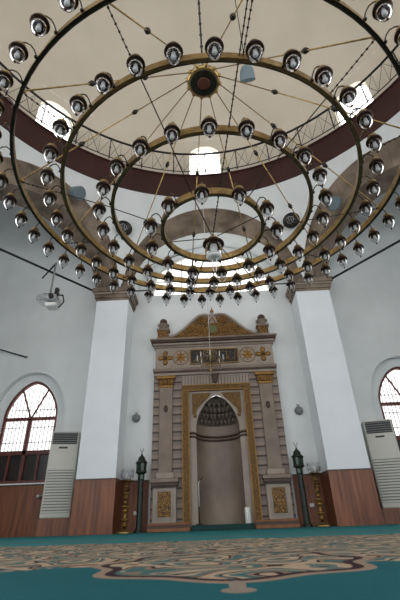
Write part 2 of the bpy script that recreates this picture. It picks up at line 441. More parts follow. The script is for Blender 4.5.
# ------------------------------------------------------------------ octagon: arches, pendentives
def bay(k):
    a = rad(45*k); n = Vector((sin(a), cos(a), 0)); t = Vector((cos(a), -sin(a), 0)); C = Vector((OX, OY, 0))+n*AP
    def G(x, d, z): p = C+t*x+n*d; return (p.x, p.y, z)
    hi, ri, he, re_, zc = 2.72, 2.3, 3.02, 3.42, 7.15
    zi = lambda x: zc+ri*sqrt(max(0, 1-(x/hi)**2)); ze = lambda x: zc+re_*sqrt(max(0, 1-(x/he)**2))
    # band : voussoirs
    b = MB(); NV = 30
    pin = [(-hi*cos(pi*i/NV), zc+ri*sin(pi*i/NV)) for i in range(NV+1)]
    pex = [(-he*cos(pi*i/NV), zc+re_*sin(pi*i/NV)) for i in range(NV+1)]
    for i in range(NV):
        g = .012
        def L_(P0, P1, u): return (P0[0]+(P1[0]-P0[0])*u, P0[1]+(P1[1]-P0[1])*u)
        A, B_ = L_(pin[i], pin[i+1], g), L_(pin[i], pin[i+1], 1-g)
        D_, E_ = L_(pex[i], pex[i+1], g), L_(pex[i], pex[i+1], 1-g)
        b.add([G(*(A[0], -.04, A[1])), G(B_[0], -.04, B_[1]), G(E_[0], -.04, E_[1]), G(D_[0], -.04, D_[1]),
               G(A[0], .05, A[1]), G(B_[0], .05, B_[1]), G(E_[0], .05, E_[1]), G(D_[0], .05, D_[1])],
              [(0, 1, 2, 3), (0, 4, 5, 1), (1, 5, 6, 2), (2, 6, 7, 3), (3, 7, 4, 0)], 'stone')
        b.add([G(pin[i][0], 0, pin[i][1]), G(pin[i+1][0], 0, pin[i+1][1]), G(pex[i+1][0], 0, pex[i+1][1]), G(pex[i][0], 0, pex[i][1])], [(0, 1, 2, 3)], 'stone')
    o = b.build('trim_%d' % (k % 8+1)); struct(o, 'weathered brown stone arch ring', 'arch')
    # soffit
    s_ = MB()
    for i in range(NV):
        p, q = pin[i], pin[i+1]
        s_.add([G(p[0], .05, p[1]), G(q[0], .05, q[1]), G(q[0], .88, q[1]), G(p[0], .88, p[1])], [(0, 1, 2, 3)], 'wall' if k == 0 else 'stone', True)
    # pendentive / spandrel to the ring
    NX = 40; xs = []
    for i in range(NX+1):
        x = -HS+2*HS*i/NX; xs.append(x)
    rows = 10; vs = []; fs = []
    for x in xs:
        z0 = ze(x); p0 = Vector(G(x, 0, 0)); az = math.atan2(p0.x-OX, p0.y-OY)
        r0 = (p0-Vector((OX, OY, 0))).length
        for j in range(rows+1):
            v = j/rows; z = z0+(ZB-z0)*v
            r = r0+(RD-r0)*(v*v*.55+v*.45)
            vs.append((OX+r*sin(az), OY+r*cos(az), z))
    for i in range(NX):
        for j in range(rows):
            a_ = i*(rows+1)+j; fs.append((a_, a_+rows+1, a_+rows+2, a_+1))
    s_.add(vs, fs, 'wall', True)
    struct(s_.build('wall_spandrel_%s' % ['front', 'front_right', 'right', 'rear_right', 'rear', 'rear_left', 'left', 'front_left'][k % 8]))
for k in range(8): bay(k)

# piers and capitals
def pier(name, x0, x1, y0, y1):
    b = MB(); b.box(x0, x1, y0, y1, 1.27, 6.75, 'pier'); struct(b.build(name), 'white plastered pier', 'pier')
    w = MB(); w.box(x0-.012, x1+.012, y0-.014, y1, .16, 1.27, 'wood'); w.box(x0-.02, x1+.02, y0-.03, y1, 0, .16, 'wood'); w.box(x0-.02, x1+.02, y0-.028, y1, 1.245, 1.275, 'wood_dark')
    struct(w.build('baseboard_'+name.split('_')[-1]), 'walnut panelling around the foot of the pier', 'panelling')
def capital(x0, x1, y0, y1, nm):
    b = MB()
    for i, (z0, z1, g) in enumerate(((6.72, 6.80, .03), (6.80, 6.93, .07), (6.93, 7.0, .11), (7.0, 7.17, .15))):
        b.box(x0-g, x1+g, y0-g, y1, z0, z1, 'stone' if i != 2 else 'marble_lt', .012)
    struct(b.build(nm), 'moulded grey stone capital', 'capital')
LP_ = (OX-3.86, OX-2.80, 11.1, WY); RP_ = (OX+2.78, OX+3.88, 11.1, WY)
pier('wall_pier_left', *LP_); pier('wall_pier_right', *RP_)
capital(*LP_, 'trim_9'); capital(*RP_, 'trim_10')
# side piers of the octagon (just outside the frame)
for s_, nm in ((-1, 'far_left'), (1, 'far_right')):
    cx = OX+s_*(AP+.45); cy = OY+HS
    b = MB(); b.box(cx-.5, cx+.5, cy-.5, cy+.5, 0, 6.75, 'pier'); b.box(cx-.62, cx+.62, cy-.62, cy+.62, 6.75, 7.15, 'stone')
    struct(b.build('wall_pier_'+nm))

# tie rods
def tie(p, q, r, label):
    b = MB(); c = Vector(p); b.tube([(0, 0, 0), tuple(Vector(q)-c)], r, 'iron', 8)
    o = b.build('tie_rod', None, p); tag(o, label, 'rod', 'iron tie rods between the capitals'); return o
V = lambda az, r=AP/cos(rad(22.5)): (OX+r*sin(rad(az)), OY+r*cos(rad(az)))
vl, vr = V(-22.5), V(22.5)
tie((vl[0]+.3, 11.12, 7.06), (vr[0]-.3, 11.12, 7.06), .022, 'thin black iron tie rod spanning the bay over the mihrab')
a_, c_ = V(-22.5), V(-67.5); tie((OX-3.9, 11.12, 7.08), (c_[0]+.1, c_[1], 7.08), .035, 'black iron tie rod running diagonally from the left capital')
c_ = V(67.5); tie((OX+3.9, 11.12, 7.08), (c_[0]-.1, c_[1], 7.08), .035, 'black iron tie rod running diagonally from the right capital')
sr = MB(); sr.tube([(0, 0, 0), (-1.3, -.2, .38)], .022, 'iron', 8); sr.ball((0, .02, 0), .05, 'grey')
tag(sr.build('wall_rod', None, (-6.25, WY-.02, 5.2)), 'short black rod fixed to the white wall above the left arched window', 'rod')

# drum ring, gallery, dome
def ringband(prof, mat, name, seg=96, skip=None):
    b = MB(); vs = []; fs = []; n = len(prof)
    for (r, z) in prof:
        for k in range(seg): t = 2*pi*k/seg; vs.append((OX+r*sin(t), OY+r*cos(t), z))
    for i in range(n-1):
        for k in range(seg): fs.append((i*seg+k, i*seg+(k+1) % seg, (i+1)*seg+(k+1) % seg, (i+1)*seg+k))
    b.add(vs, fs, mat, False); return b
RG = 7.25
b = ringband([(RD, ZB), (RD-.04, ZB+.04), (RD-.04, ZT-.05), (RD-.10, ZT-.03), (RD-.10, ZT)], 'maroon', '')
struct(b.build('trim_11'), 'deep maroon ring band under the gallery railing', 'cornice')
b = ringband([(RD-.10, ZT), (8.0, ZT)], 'maroon', ''); struct(b.build('floor_gallery'))
# drum wall with 8 arched windows, then the dome
DR = 8.0; DW = dict(hw=.68, z0=ZT+.1, sp=14.05, rise=.68)
b = MB(); zt = 15.2
for k in range(8):
    a0 = 45*k; aw = math.degrees(math.asin(DW['hw']/DR))
    def Pt(az, z, r=DR): return (OX+r*sin(rad(az)), OY+r*cos(rad(az)), z)
    for i in range(8):
        p, q = a0+aw+(45-2*aw)*i/8, a0+aw+(45-2*aw)*(i+1)/8
        b.add([Pt(p, ZT), Pt(q, ZT), Pt(q, zt), Pt(p, zt)], [(0, 1, 2, 3)], 'dome', True)
    NN = 12
    for i in range(NN):
        u0, u1 = -cos(pi*i/NN), -cos(pi*(i+1)/NN)
        p, q = a0+aw*u0, a0+aw*u1; h0, h1 = [DW['sp']+DW['rise']*sqrt(max(0, 1-u*u)) for u in (u0, u1)]
        b.add([Pt(p, h0), Pt(q, h1), Pt(q, zt), Pt(p, zt)], [(0, 1, 2, 3)], 'dome', True)
        b.add([Pt(p, h0), Pt(q, h1), Pt(q, h1, DR+.3), Pt(p, h0, DR+.3)], [(0, 1, 2, 3)], 'dome', True)
    for s_ in (-1, 1):
        b.add([Pt(a0+s_*aw, ZT), Pt(a0+s_*aw, ZT, DR+.3), Pt(a0+s_*aw, DW['sp'], DR+.3), Pt(a0+s_*aw, DW['sp'])], [(0, 1, 2, 3)], 'dome')
struct(b.build('wall_drum'))
prof = [(DR*cos(rad(t)), zt+6.6*sin(rad(t))) for t in range(0, 90, 5)]+[(.02, zt+6.6)]
b = ringband(prof, 'dome', ''); b.sm = [True]*len(b.sm); struct(b.build('ceiling_dome'), 'plain beige dome over the prayer hall', 'ceiling')
for n_, k in enumerate((0, 1, 7, 2, 6, 3, 5, 4)):
    e = empty('window_%d' % (4+n_), (OX+(DR+.2)*sin(rad(45*k)), OY+(DR+.2)*cos(rad(45*k)), 0), -rad(45*k))
    struct(e, 'arched bright window in the drum behind the gallery railing', 'window')
    w = (0, DW['hw']+.02, ZT, DW['sp'], DW['rise']+.02, (2, .5))
    MB().prism(arch_poly(w), .02, .03, 'pane_bright').build('pane', e)
    b = MB(); strip_frame(b, arch_poly(w), .04, -.03, .02, 'white')
    for z in (ZT+.5, ZT+.9, ZT+1.3, ZT+1.65): b.box(-w[1], w[1], -.02, .02, z-.009, z+.009, 'white')
    for x in (-.25, 0, .25): b.box(x-.009, x+.009, -.02, .02, ZT, 14.1, 'white')
    b.build('window_frame', e)

# gallery railing
rl = empty('gallery_railing', (OX, OY, ZT)); tag(rl, 'black iron gallery railing with crossed bars circling the dome base', 'railing')
ZR = ZT+1.12
b = MB(); b.tube([(RG*sin(rad(t)), RG*cos(rad(t)), 1.12) for t in range(0, 360, 4)], .045, 'iron', 6, True); b.build('top_rail', rl)
b = MB(); b.tube([(RG*sin(rad(t)), RG*cos(rad(t)), .1) for t in range(0, 360, 4)], .02, 'iron', 5, True); b.build('bottom_rail', rl)
post = None
for k in range(36):
    if post is None:
        b = MB(); b.tube([(0, 0, 0), (0, 0, 1.12)], .022, 'iron', 5); b.ball((0, 0, .62), .035, 'iron', 6); post = b.build('post', rl); o = post
    else: o = post.copy(); col.objects.link(o)
    o.location = (RG*sin(rad(10*k)), RG*cos(rad(10*k)), 0)
b = MB()
for k in range(36*3):
    p = [(RG*sin(rad(t)), RG*cos(rad(t))) for t in (10/3*k, 10/3*k+10/3)]
    b.tube([(p[0][0], p[0][1], .1), (p[1][0], p[1][1], 1.1)], .009, 'iron', 4)
    if k % 2: b.tube([(p[0][0], p[0][1], 1.1), (p[1][0], p[1][1], .1)], .009, 'iron', 4)
    b.tube([(p[0][0], p[0][1], .1), (p[0][0], p[0][1], 1.1)], .006, 'iron', 4)
b.build('lattice', rl)

# wood dado along the front wall (left, bay left/right of mihrab, right)
def dado(name, x0, x1, z1=1.26, y=WY):
    b = MB(); b.box(x0, x1, y-.03, y, .16, z1, 'wood'); b.box(x0, x1, y-.045, y, 0, .16, 'wood'); b.box(x0, x1, y-.05, y, z1-.02, z1+.02, 'wood_dark')
    n = int((x1-x0)/.9)
    for k in range(1, n+1): b.box(x0+k*.9-.004, x0+k*.9+.004, y-.033, y-.028, .16, z1, 'wood_dark')
    struct(b.build(name), 'walnut veneer panelling along the lower wall', 'panelling')
dado('baseboard_left_end', -9, OX-3.88); dado('baseboard_bay_left', OX-2.78, X0-2.02)
dado('baseboard_bay_right', X0+2.02, OX+2.76); dado('baseboard_right_end', OX+3.90, 9.2)

# ------------------------------------------------------------------ MIHRAB
MY = 11.8    # front face
mh = empty('mihrab', (X0, MY, 0)); tag(mh, 'tall carved marble and gilt mihrab with a dark pointed niche in the middle wall', 'mihrab')
AW, ZSP, ZAP = .64, 2.62, 3.56
def aw(z):
    if z <= ZSP: return AW
    t = min(1, (z-ZSP)/(ZAP-ZSP)); return AW*(1-t**1.6)**.6
# slab with niche opening
b = MB(); SX = .84
zs = [.0, ZSP]+[ZSP+(ZAP-ZSP)*(1-(1-i/22)**1.6) for i in range(1, 23)]
for s_ in (-1, 1):
    for z0, z1 in zip(zs[:-1], zs[1:]):
        b.add([(s_*aw(z0), 0, z0), (s_*SX, 0, z0), (s_*SX, 0, z1), (s_*aw(z1), 0, z1)], [(0, 1, 2, 3)], 'marble_lt')
    b.add([(0, 0, ZAP), (s_*SX, 0, ZAP), (s_*SX, 0, 3.74), (0, 0, 3.74)], [(0, 1, 2, 3)], 'marble_lt')
b.build('niche_surround', mh)
# niche interior : rows with stepped hood
b = MB(); rows = []; NU = 24
zl = [.0, ZSP]
for i in range(1, 15):
    z = ZSP+(ZAP-ZSP)*i/14; zl.append(z)
pr = None
for i, z in enumerate(zl):
    w = aw(z); dep = .62*(w/AW)
    tier = []
    for j in range(NU+1):
        u = -cos(pi*j/NU)
        sc = 1-(.10*abs(sin(pi*j/NU*8)) if z > ZSP+.2 else 0)
        tier.append((w*u, dep*sqrt(max(0, 1-u*u))*sc, z))
    rows.append(tier)
for i in range(len(rows)-1):
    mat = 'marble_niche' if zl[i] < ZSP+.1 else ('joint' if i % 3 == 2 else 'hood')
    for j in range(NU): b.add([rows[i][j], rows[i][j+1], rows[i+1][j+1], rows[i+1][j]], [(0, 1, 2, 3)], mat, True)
b.build('niche', mh)
b = MB()   # muqarnas teeth
for lev, (z, nn) in enumerate(((2.86, 9), (3.04, 8), (3.2, 6), (3.34, 4))):
    w = aw(z)*.97
    for j in range(nn):
        u = -1+2*(j+.5)/nn; x = w*u*.94; y = .60*(w/AW)*sqrt(max(0, 1-(u*.94)**2))-.05
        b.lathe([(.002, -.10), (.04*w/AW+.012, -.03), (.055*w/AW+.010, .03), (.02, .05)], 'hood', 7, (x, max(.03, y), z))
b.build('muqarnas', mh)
b = MB()   # dark belt mouldings following the curve
for z, r in ((2.44, .035), (2.34, .028)):
    pts = [(-.83, -.02, z+.03), (-.70, -.03, z+.03)]+[(-(AW+.0)*cos(pi*j/16), -.0+.58*sin(pi*j/16), z) for j in range(0, 17)]+[(.70, -.03, z+.03), (.83, -.02, z+.03)]
    b.tube(pts, r, 'brown_mould', 6)
b.build('belt_moulding', mh)
# spandrel ornaments
for s_ in (-1, 1):
    b = MB(); poly = [(s_*.16, 3.64), (s_*.74, 3.64), (s_*.74, 3.02), (s_*.66, 2.98), (s_*.60, 3.16), (s_*.44, 3.34), (s_*.26, 3.50)]
    b.prism(poly if s_ > 0 else poly[::-1], -.03, .005, 'gold_fine'); b.ball((s_*.66, -.02, 2.96), .05, 'gold'); fixn(b.build('spandrel_ornament', mh))
# gold frame
b = MB(); FO, FI, FZ = 1.05, .84, 3.90
for s_ in (-1, 1):
    x0, x1 = sorted((s_*FI, s_*FO)); b.box(x0, x1, -.07, .02, .0, FZ-.19, 'gold_fine')
    for x in (FI+.012, FO-.012): b.box(s_*x-.014, s_*x+.014, -.085, -.06, 0, FZ-.19, 'gold')
b.box(-FO, FO, -.07, .02, FZ-.19, FZ, 'gold_fine'); b.box(-FO, FO, -.09, -.06, FZ-.03, FZ, 'gold'); b.box(-FO, FO, -.09, -.06, FZ-.19, FZ-.165, 'gold')
b.build('gilt_frame', mh)
# side panels of striped courses, plain pilasters
for s_ in (-1, 1):
    x0, x1 = sorted((s_*FO, s_*1.94)); MB().box(x0, x1, -.0, .2, .18, 4.24, 'courses').build('striped_panel', mh)
    x0, x1 = sorted((s_*1.34, s_*1.74)); b = MB(); b.box(x0, x1, -.06, .0, 1.28, 3.86, 'marble', .01)
    b.box(x0-.05, x1+.05, -.09, .0, 1.28, 1.42, 'marble_lt', .01)
    p = b.build('pilaster', mh)
    c = s_*1.54; b = MB(); b.lathe([(.001, 0), (.06, .0), (.085, .02), (.06, .03), (.001, .04)], 'brown_mould', 14)
    b.xf(Matrix.Translation((c, -.06, 3.2)) @ Matrix.Rotation(pi/2, 4, 'X') @ Matrix.Diagonal((.75, 1.25, 1, 1))); b.build('cartouche', p)
    b = MB(); b.box(x0-.02, x1+.02, -.08, 0, 3.86, 3.93, 'gold'); 
    b.box(x0-.05, x1+.05, -.11, 0, 3.93, 4.12, 'gold_carved', .02); b.box(x0-.09, x1+.09, -.14, 0, 4.12, 4.22, 'gold', .01)
    for q in range(5): b.ball((x0+(x1-x0)*(q+.5)/5, -.11, 4.02), .035, 'gold', 8, 1.6)
    b.build('capital', mh)
    # pedestal
    x0, x1 = sorted((s_*1.22, s_*1.86)); b = MB()
    b.box(x0, x1, -.14, 0, .2, 1.08, 'marble_lt', .01); b.box(x0-.05, x1+.05, -.2, 0, 1.08, 1.16, 'brown_mould', .01); b.box(x0-.07, x1+.07, -.23, 0, 1.16, 1.27, 'marble', .015)
    for q in range(14): b.box(x0-.03+q*(x1-x0+.06)/14, x0-.005+q*(x1-x0+.06)/14, -.205, -.15, 1.04, 1.085, 'joint')
    pd = b.build('pedestal', mh)
    b = MB(); b.box(x0+.15, x1-.15, -.165, -.13, .34, .94, 'gold_carved'); b.build('gilt_panel', pd)
    b = MB(); strip_frame(b, [(x0+.1, .29), (x1-.1, .29), (x1-.1, .99), (x0+.1, .99)], .035, -.16, -.13, 'marble_lt'); b.build('panel_border', pd)
    x0, x1 = sorted((s_*.84, s_*1.98)); b = MB(); b.box(x0, x1, -.22, .0, .0, .08, 'oak_step', .008); b.box(x0, x1, -.19, .0, .08, .15, 'brown_mould'); b.box(x0, x1, -.16, 0, .15, .2, 'oak_step', .008)
    b.build('plinth', mh)
# panel above the gold frame with fine vertical flutes and keystone
b = MB(); b.box(-1.06, 1.06, -.01, .2, 3.74, 4.24, 'marble_lt')
for k in range(-11, 12): b.box(k*.095-.008, k*.095+.008, -.016, 0, 3.92, 4.2, 'joint')
b.build('fluted_panel', mh)
b = MB(); b.prism([(-.09, 4.2), (-.06, 3.98), (0, 3.93), (.06, 3.98), (.09, 4.2)][::-1], -.12, 0, 'brown_mould'); b.box(-.11, .11, -.14, 0, 4.18, 4.24, 'brown_mould'); b.build('keystone', mh)
# architrave, frieze, cornice
b = MB(); b.box(-1.94, 1.94, -.08, .2, 4.24, 4.32, 'marble_lt', .01); b.box(-1.94, 1.94, -.10, .2, 4.32, 4.37, 'brown_mould'); b.box(-1.96, 1.96, -.12, .2, 4.37, 4.47, 'marble', .01); b.build('architrave', mh)
fz = MB().box(-1.9, 1.9, -.04, .2, 4.47, 5.18, 'marble_lt').build('frieze', mh)
def rosette(kind, cx, cz):
    b = MB()
    if kind == 'cross':
        for q in range(4):
            a = pi/2*q
            for dx, r in ((.10, .07), (.16, .085)):
                b.lathe([(.001, 0), (r, .0), (r*.6, .03), (.001, .035)], 'gold', 8, (cos(a)*dx, sin(a)*dx, 0))
        b.lathe([(.001, 0), (.06, 0), (.04, .045), (.001, .05)], 'brown_mould', 10)
    else:
        for q in range(8):
            a = pi/4*q; c, s_ = cos(a), sin(a)
            b.add([(0, 0, .035), (.07*c-.05*-s_, .07*s_-.05*c, .005), (.22*c, .22*s_, .005), (.07*c+.05*-s_, .07*s_+.05*c, .005)], [(0, 1, 2), (0, 2, 3)], 'gold')
        b.lathe([(.001, .02), (.045, .02), (.03, .05), (.001, .055)], 'gold', 10)
        b.tube([(.245*cos(t*pi/10), .245*sin(t*pi/10), .005) for t in range(20)], .012, 'gold', 5, True)
    b.xf(Matrix.Translation((cx, -.045, cz)) @ Matrix.Rotation(pi/2, 4, 'X'))
    b.build('rosette', fz)
for s_ in (-1, 1): rosette('cross', s_*1.58, 4.84); rosette('star', s_*1.08, 4.84)
pn = MB(); pn.box(-.76, .76, -.07, -.03, 4.60, 5.06, 'black', .02); p = pn.build('inscription_panel', fz)
b = MB(); strip_frame(b, [(-.78, 4.58), (.78, 4.58), (.78, 5.08), (-.78, 5.08)], .03, -.085, -.05, 'gold'); b.build('panel_border', fz)
b = MB()
rng = random.Random(3)
def stroke(pts, r=.013, y=-.078, mat='gold'): b.tube([(x, y, z) for x, z in pts], r, mat, 5)
x = .68
while x > -.66:
    k = rng.random()
    if k < .4: stroke([(x, 5.02), (x-.005, 4.85), (x-.03, 4.70), (x-.07, 4.69)]); x -= .085
    elif k < .7: stroke([(x, 4.76), (x-.03, 4.69), (x-.09, 4.67), (x-.14, 4.71), (x-.15, 4.79), (x-.12, 4.83)]); stroke([(x-.07, 4.88), (x-.075, 4.90)], .016); x -= .17
    else: stroke([(x, 4.80), (x-.04, 4.86), (x-.08, 4.80), (x-.04, 4.76), (x-.12, 4.68), (x-.17, 4.70)]); stroke([(x-.03, 4.98), (x-.10, 4.94)], .009); x -= .18
stroke([(.62, 4.93), (.3, 4.97), (.0, 4.92), (-.3, 4.97), (-.62, 4.93)], .008)
b.build('inscription', p)
b = MB(); b.box(-1.94, 1.94, -.07, .2, 5.18, 5.26, 'marble', .01); b.box(-1.98, 1.98, -.13, .2, 5.26, 5.33, 'marble_lt', .01); b.box(-2.03, 2.03, -.2, .2, 5.33, 5.40, 'brown_mould', .01); b.box(-2.07, 2.07, -.24, .2, 5.40, 5.46, 'marble', .01)
b.build('cornice', mh)
# pediment
def ped_z(x):
    x = abs(x)
    if x < .42: return 6.36-.04*abs(x-.25)/.25
    t = (x-.42)/(1.46-.42); return 5.58+.76*(.5+.5*cos(pi*min(1, t)))*(1-.22*sin(pi*t))
xs = [-1.46+2.92*i/40 for i in range(41)]
b = MB(); poly = [(x, ped_z(x)) for x in xs]+[(1.46, 5.46), (-1.46, 5.46)]
b.prism(poly[::-1], -.02, .12, 'marble')
b.tube([(x, -.05, ped_z(x)) for x in xs], .045, 'marble_lt', 6); pdm = fixn(b.build('pediment', mh))
b = MB(); poly = [(x*.93, 5.50+(ped_z(x)-5.46)*.84) for x in xs]+[(1.3, 5.50), (-1.3, 5.50)]; b.prism(poly[::-1], -.05, -.02, 'gold_carved')
for s_ in (-1, 1):   # scrolls
    for cx, cz, R in ((.36, 6.14, .15), (.40, 5.78, .12), (.72, 5.84, .13), (1.05, 5.64, .08)):
        b.tube([(s_*(cx+R*(1-t/22)*cos(t*.62)), -.07, cz+R*(1-t/22)*sin(t*.62)) for t in range(20)], .02, 'gold', 5)
fixn(b.build('gilt_relief', pdm))
b = MB(); b.lathe([(.001, 0), (.15, 0), (.17, .03), (.12, .04), (.001, .055)], plain('verdigris', srgb(96, 100, 62), .5), 20); b.tube([(.18*cos(t*pi/12), .18*sin(t*pi/12), .03) for t in range(24)], .022, 'gold', 6, True)
b.xf(Matrix.Translation((0, -.06, 5.80)) @ Matrix.Rotation(pi/2, 4, 'X')); b.build('medallion', pdm)
b = MB(); b.prism([(-.16, 6.02), (.16, 6.02), (.12, 6.22), (.05, 6.3), (.04, 6.42), (-.04, 6.42), (-.05, 6.3), (-.12, 6.22)], -.08, .06, 'marble_lt')
b.ball((0, -.01, 6.48), .065, 'gold', 10, 1.2); b.tube([(-.1, -.09, 6.04), (0, -.09, 6.24), (.1, -.09, 6.04)], .02, 'gold'); b.lathe([(.03, 0), (.001, .14)], 'gold', 8, (0, -.01, 6.54)); fixn(b.build('finial', pdm))
for s_ in (-1, 1):
    b = MB(); c = s_*1.66; b.box(c-.2, c+.2, -.2, .1, 5.46, 5.52, 'marble', .01); b.box(c-.17, c+.17, -.17, .07, 5.52, 5.78, 'gold_carved'); b.box(c-.21, c+.21, -.2, .1, 5.78, 5.85, 'marble', .01)
    b.lathe([(.19, 5.85), (.13, 5.90), (.12, 5.93), (.19, 5.98), (.20, 6.02), (.1, 6.04)], 'marble', 16, (c, -.05, 0))
    b.lathe([(.07, 6.03), (.12, 6.08), (.13, 6.14), (.11, 6.20), (.05, 6.25), (.001, 6.27)], 'brown_mould', 16, (c, -.05, 0)); b.build('urn', mh)
MB().box(-.80, .80, -.35, .6, .0, .13, 'green_cloth', .01).build('niche_floor', mh)

# microphone stand and white cylinder in the niche
b = MB(); b.lathe([(.10, 0), (.10, .02), (.02, .035)], 'iron', 14); b.tube([(0, 0, .02), (0, 0, .42)], .014, 'iron'); b.tube([(0, 0, .42), (0, 0, .98), (.03, 0, 1.07), (.12, -.02, 1.12)], .011, 'white'); b.tube([(.02, 0, 1.05), (.12, -.02, 1.13)], .016, 'iron')
tag(b.build('microphone_stand', None, (X0-.60, MY-.2, .13)), 'thin microphone stand bent at the top beside the left edge of the niche', 'microphone')
b = MB(); b.lathe([(.07, 0), (.075, .01), (.075, .34), (.07, .36), (.05, .365)], 'white', 18); tag(b.build('canister', None, (X0+.66, MY-.22, .13)), 'small upright white canister standing at the right of the niche', 'canister')

# ------------------------------------------------------------------ big chandelier
CX, CY = .08, 3.55
ch = empty('chandelier', (CX, CY, 0)); tag(ch, 'huge brass ring chandelier with four tiers of glass lamps under the dome', 'chandelier')
TI = [(2.275, 3.704, 2.43, 3.615, 48, 2.6), (1.742, 3.557, 1.88, 3.445, 36, 8.2), (1.174, 3.387, 1.31, 3.265, 24, .2), (.59, 3.168, .735, 3.035, 12, 8.0)]
for (R, z, *_r) in TI:
    b = MB(); seg = 120; t_, h = (.014 if R > 2 else .016), .045
    for (pa, pb, mat) in (((R+t_, -h), (R+t_, h), 'brass'), ((R-t_, h), (R-t_, -h), 'brass'), ((R-t_-.004, -h), (R+t_+.004, -h), 'brass_dark' if R > 2 else 'brass_under'), ((R-t_, h), (R+t_, h), 'brass')):  # undersides darker: shade and dark reflections painted as metal colour
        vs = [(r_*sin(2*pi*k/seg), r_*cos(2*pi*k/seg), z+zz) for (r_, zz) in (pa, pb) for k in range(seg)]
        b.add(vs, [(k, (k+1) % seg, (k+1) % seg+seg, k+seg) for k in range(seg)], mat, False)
    b.tube([((R-t_)*sin(2*pi*k/90), (R-t_)*cos(2*pi*k/90), z-h) for k in range(90)], .006, 'brass_dark', 5, True)
    b.build('ring', ch)

def lamp_meshes(off):
    """local +x points outward; origin at the cap; off = distance back to the ring"""
    c = MB(); c.lathe([(.074, -.022), (.078, -.012), (.074, .004), (.060, .028), (.040, .045), (.022, .052)], 'cap', 18)
    c.lathe([(.030, .044), (.046, .052), (.048, .066), (.028, .072), (.018, .085), (.022, .094), (.004, .104)], 'brass', 12)
    g = MB(); g.lathe([(.056, -.018), (.062, -.045), (.061, -.075), (.050, -.105), (.032, -.130), (.016, -.148), (.010, -.155)], 'glass', 16, cap=False)
    g.lathe([(.016, -.02), (.018, -.06), (.024, -.078), (.018, -.095), (.004, -.105)], 'filament', 8)
    g.lathe([(.008, -.152), (.012, -.160), (.011, -.168), (.003, -.176)], 'cap', 8)
    k = MB(); k.tube([(-off, 0, .085), (-off+.012, 0, .13), (-off+.035, 0, .165), (-off*.5, 0, .185), (-.03, 0, .17), (-.004, 0, .135), (0, 0, .095)], .0065, 'brass_dark', 6)
    k.ball((-off+.002, 0, .09), .018, 'brass_dark', 8); k.ball((-off*.5, 0, .186), .010, 'brass', 6)
    return c, g, k
seen_out = []
def visible_az(t, R, z):
    return True
for ti, (R, z, RL, zl_, N_, ph) in enumerate(TI):
    c, g, k = lamp_meshes(RL-R-.02)
    proto = None; rest = []
    for i in range(N_):
        az = (ph+360/N_*i) % 360
        if ti == 0 and (148 < az < 202 or 84 < az < 137):      # beyond the frame of the photograph
            rest.append(az); continue
        if proto is None:
            proto = c.build('lamp', ch); g.build('glass_shade', proto); k.build('bracket', proto); o = proto
        else: o = copy_tree(proto, ch)
        o.location = (RL*sin(rad(az)), RL*cos(rad(az)), zl_); o.rotation_euler = (0, 0, pi/2-rad(az))
    if rest:
        b = MB()
        for az in rest:
            mt = Matrix.Translation((RL*sin(rad(az)), RL*cos(rad(az)), zl_)) @ Matrix.Rotation(pi/2-rad(az), 4, 'Z')
            for s_ in lamp_meshes(RL-R-.02):
                s_.xf(mt); off = len(b.v); b.v += s_.v
                for f, m_ in zip(s_.f, s_.m): b.f.append([q+off for q in f]); b.m.append(b.mi(s_.mats[m_])); b.sm.append(True)
        o = b.build('outer_lamps', ch); o['kind'] = 'stuff'
# hub
HZ = 6.12
b = MB(); b.lathe([(.001, -.02), (.20, -.02), (.215, -.005)], 'brass_dark', 28, (0, 0, HZ)); b.lathe([(.215, -.01), (.25, .0), (.26, .04), (.235, .07), (.16, .12), (.08, .16), (.04, .22)], 'brass', 28, (0, 0, HZ))
for k in range(12):
    a = rad(-10+30*k); b.ball((.255*sin(a), .255*cos(a), HZ+.03), .035, 'brass', 8)
b.lathe([(.001, -.024), (.09, -.024), (.10, -.02)], plain('hub_boss', srgb(92, 50, 36), .5), 20, (0, 0, HZ))
b.build('hub', ch)
b = MB(); b.tube([(0, 0, HZ+.2), (0, 0, zt+6.6)], .018, 'iron', 6)
for k in range(40): b.ball((0, 0, HZ+.3+k*.38), .03, 'iron', 6)
b.build('suspension_chain', ch)
rod = None
for k in range(12):
    if rod is None:
        b = MB(); p = Vector((.25, 0, HZ+.02)); q = Vector((2.26, 0, 3.73)); b.tube([p, q], .0085, 'brass', 6)
        for f in (.38, .70):
            c = p.lerp(q, f); d = (q-p).normalized()
            for w, r in ((-.03, .014), (-.015, .026), (0, .030), (.015, .026), (.03, .014)): pass
            b.tube([c-d*.045, c-d*.02, c+d*.02, c+d*.045], .022, 'brass_dark', 8); b.ball(c, .034, 'brass_dark', 8)
        b.ball(q, .028, 'brass', 8)
        rod = b.build('suspension_rod', ch); o = rod
    else: o = rod.copy(); col.objects.link(o)
    o.rotation_euler = (0, 0, pi/2-rad(-10+30*k))
def linkset(r0, z0, r1, z1, n, ph, nm, r=.005, bead=.012):
    pr_ = None
    for k in range(n):
        if pr_ is None:
            b = MB(); p = Vector((r0, 0, z0)); q = Vector((r1, 0, z1)); b.tube([p, q], r, 'brass_dark', 5)
            m_ = int((q-p).length/.055)
            if bead:
                for i in range(m_): b.ball(p.lerp(q, (i+.5)/m_), bead, 'brass_dark', 5)
            pr_ = b.build(nm, ch); o = pr_
        else: o = pr_.copy(); col.objects.link(o)
        o.rotation_euler = (0, 0, pi/2-rad(ph+360/n*k))
linkset(2.255, 3.70, 1.76, 3.56, 12, -10, 'link_chain')
linkset(1.72, 3.55, 1.19, 3.40, 6, 20, 'link_rod', .006, 0)
linkset(1.16, 3.38, .61, 3.18, 6, 20, 'link_rod', .006, 0)
linkset(.57, 3.16, .05, 3.04, 4, 20, 'link_rod', .006, 0)
linkset(2.25, 3.70, .02, 3.08, 2, 171, 'sloping_chain', .006, .011)
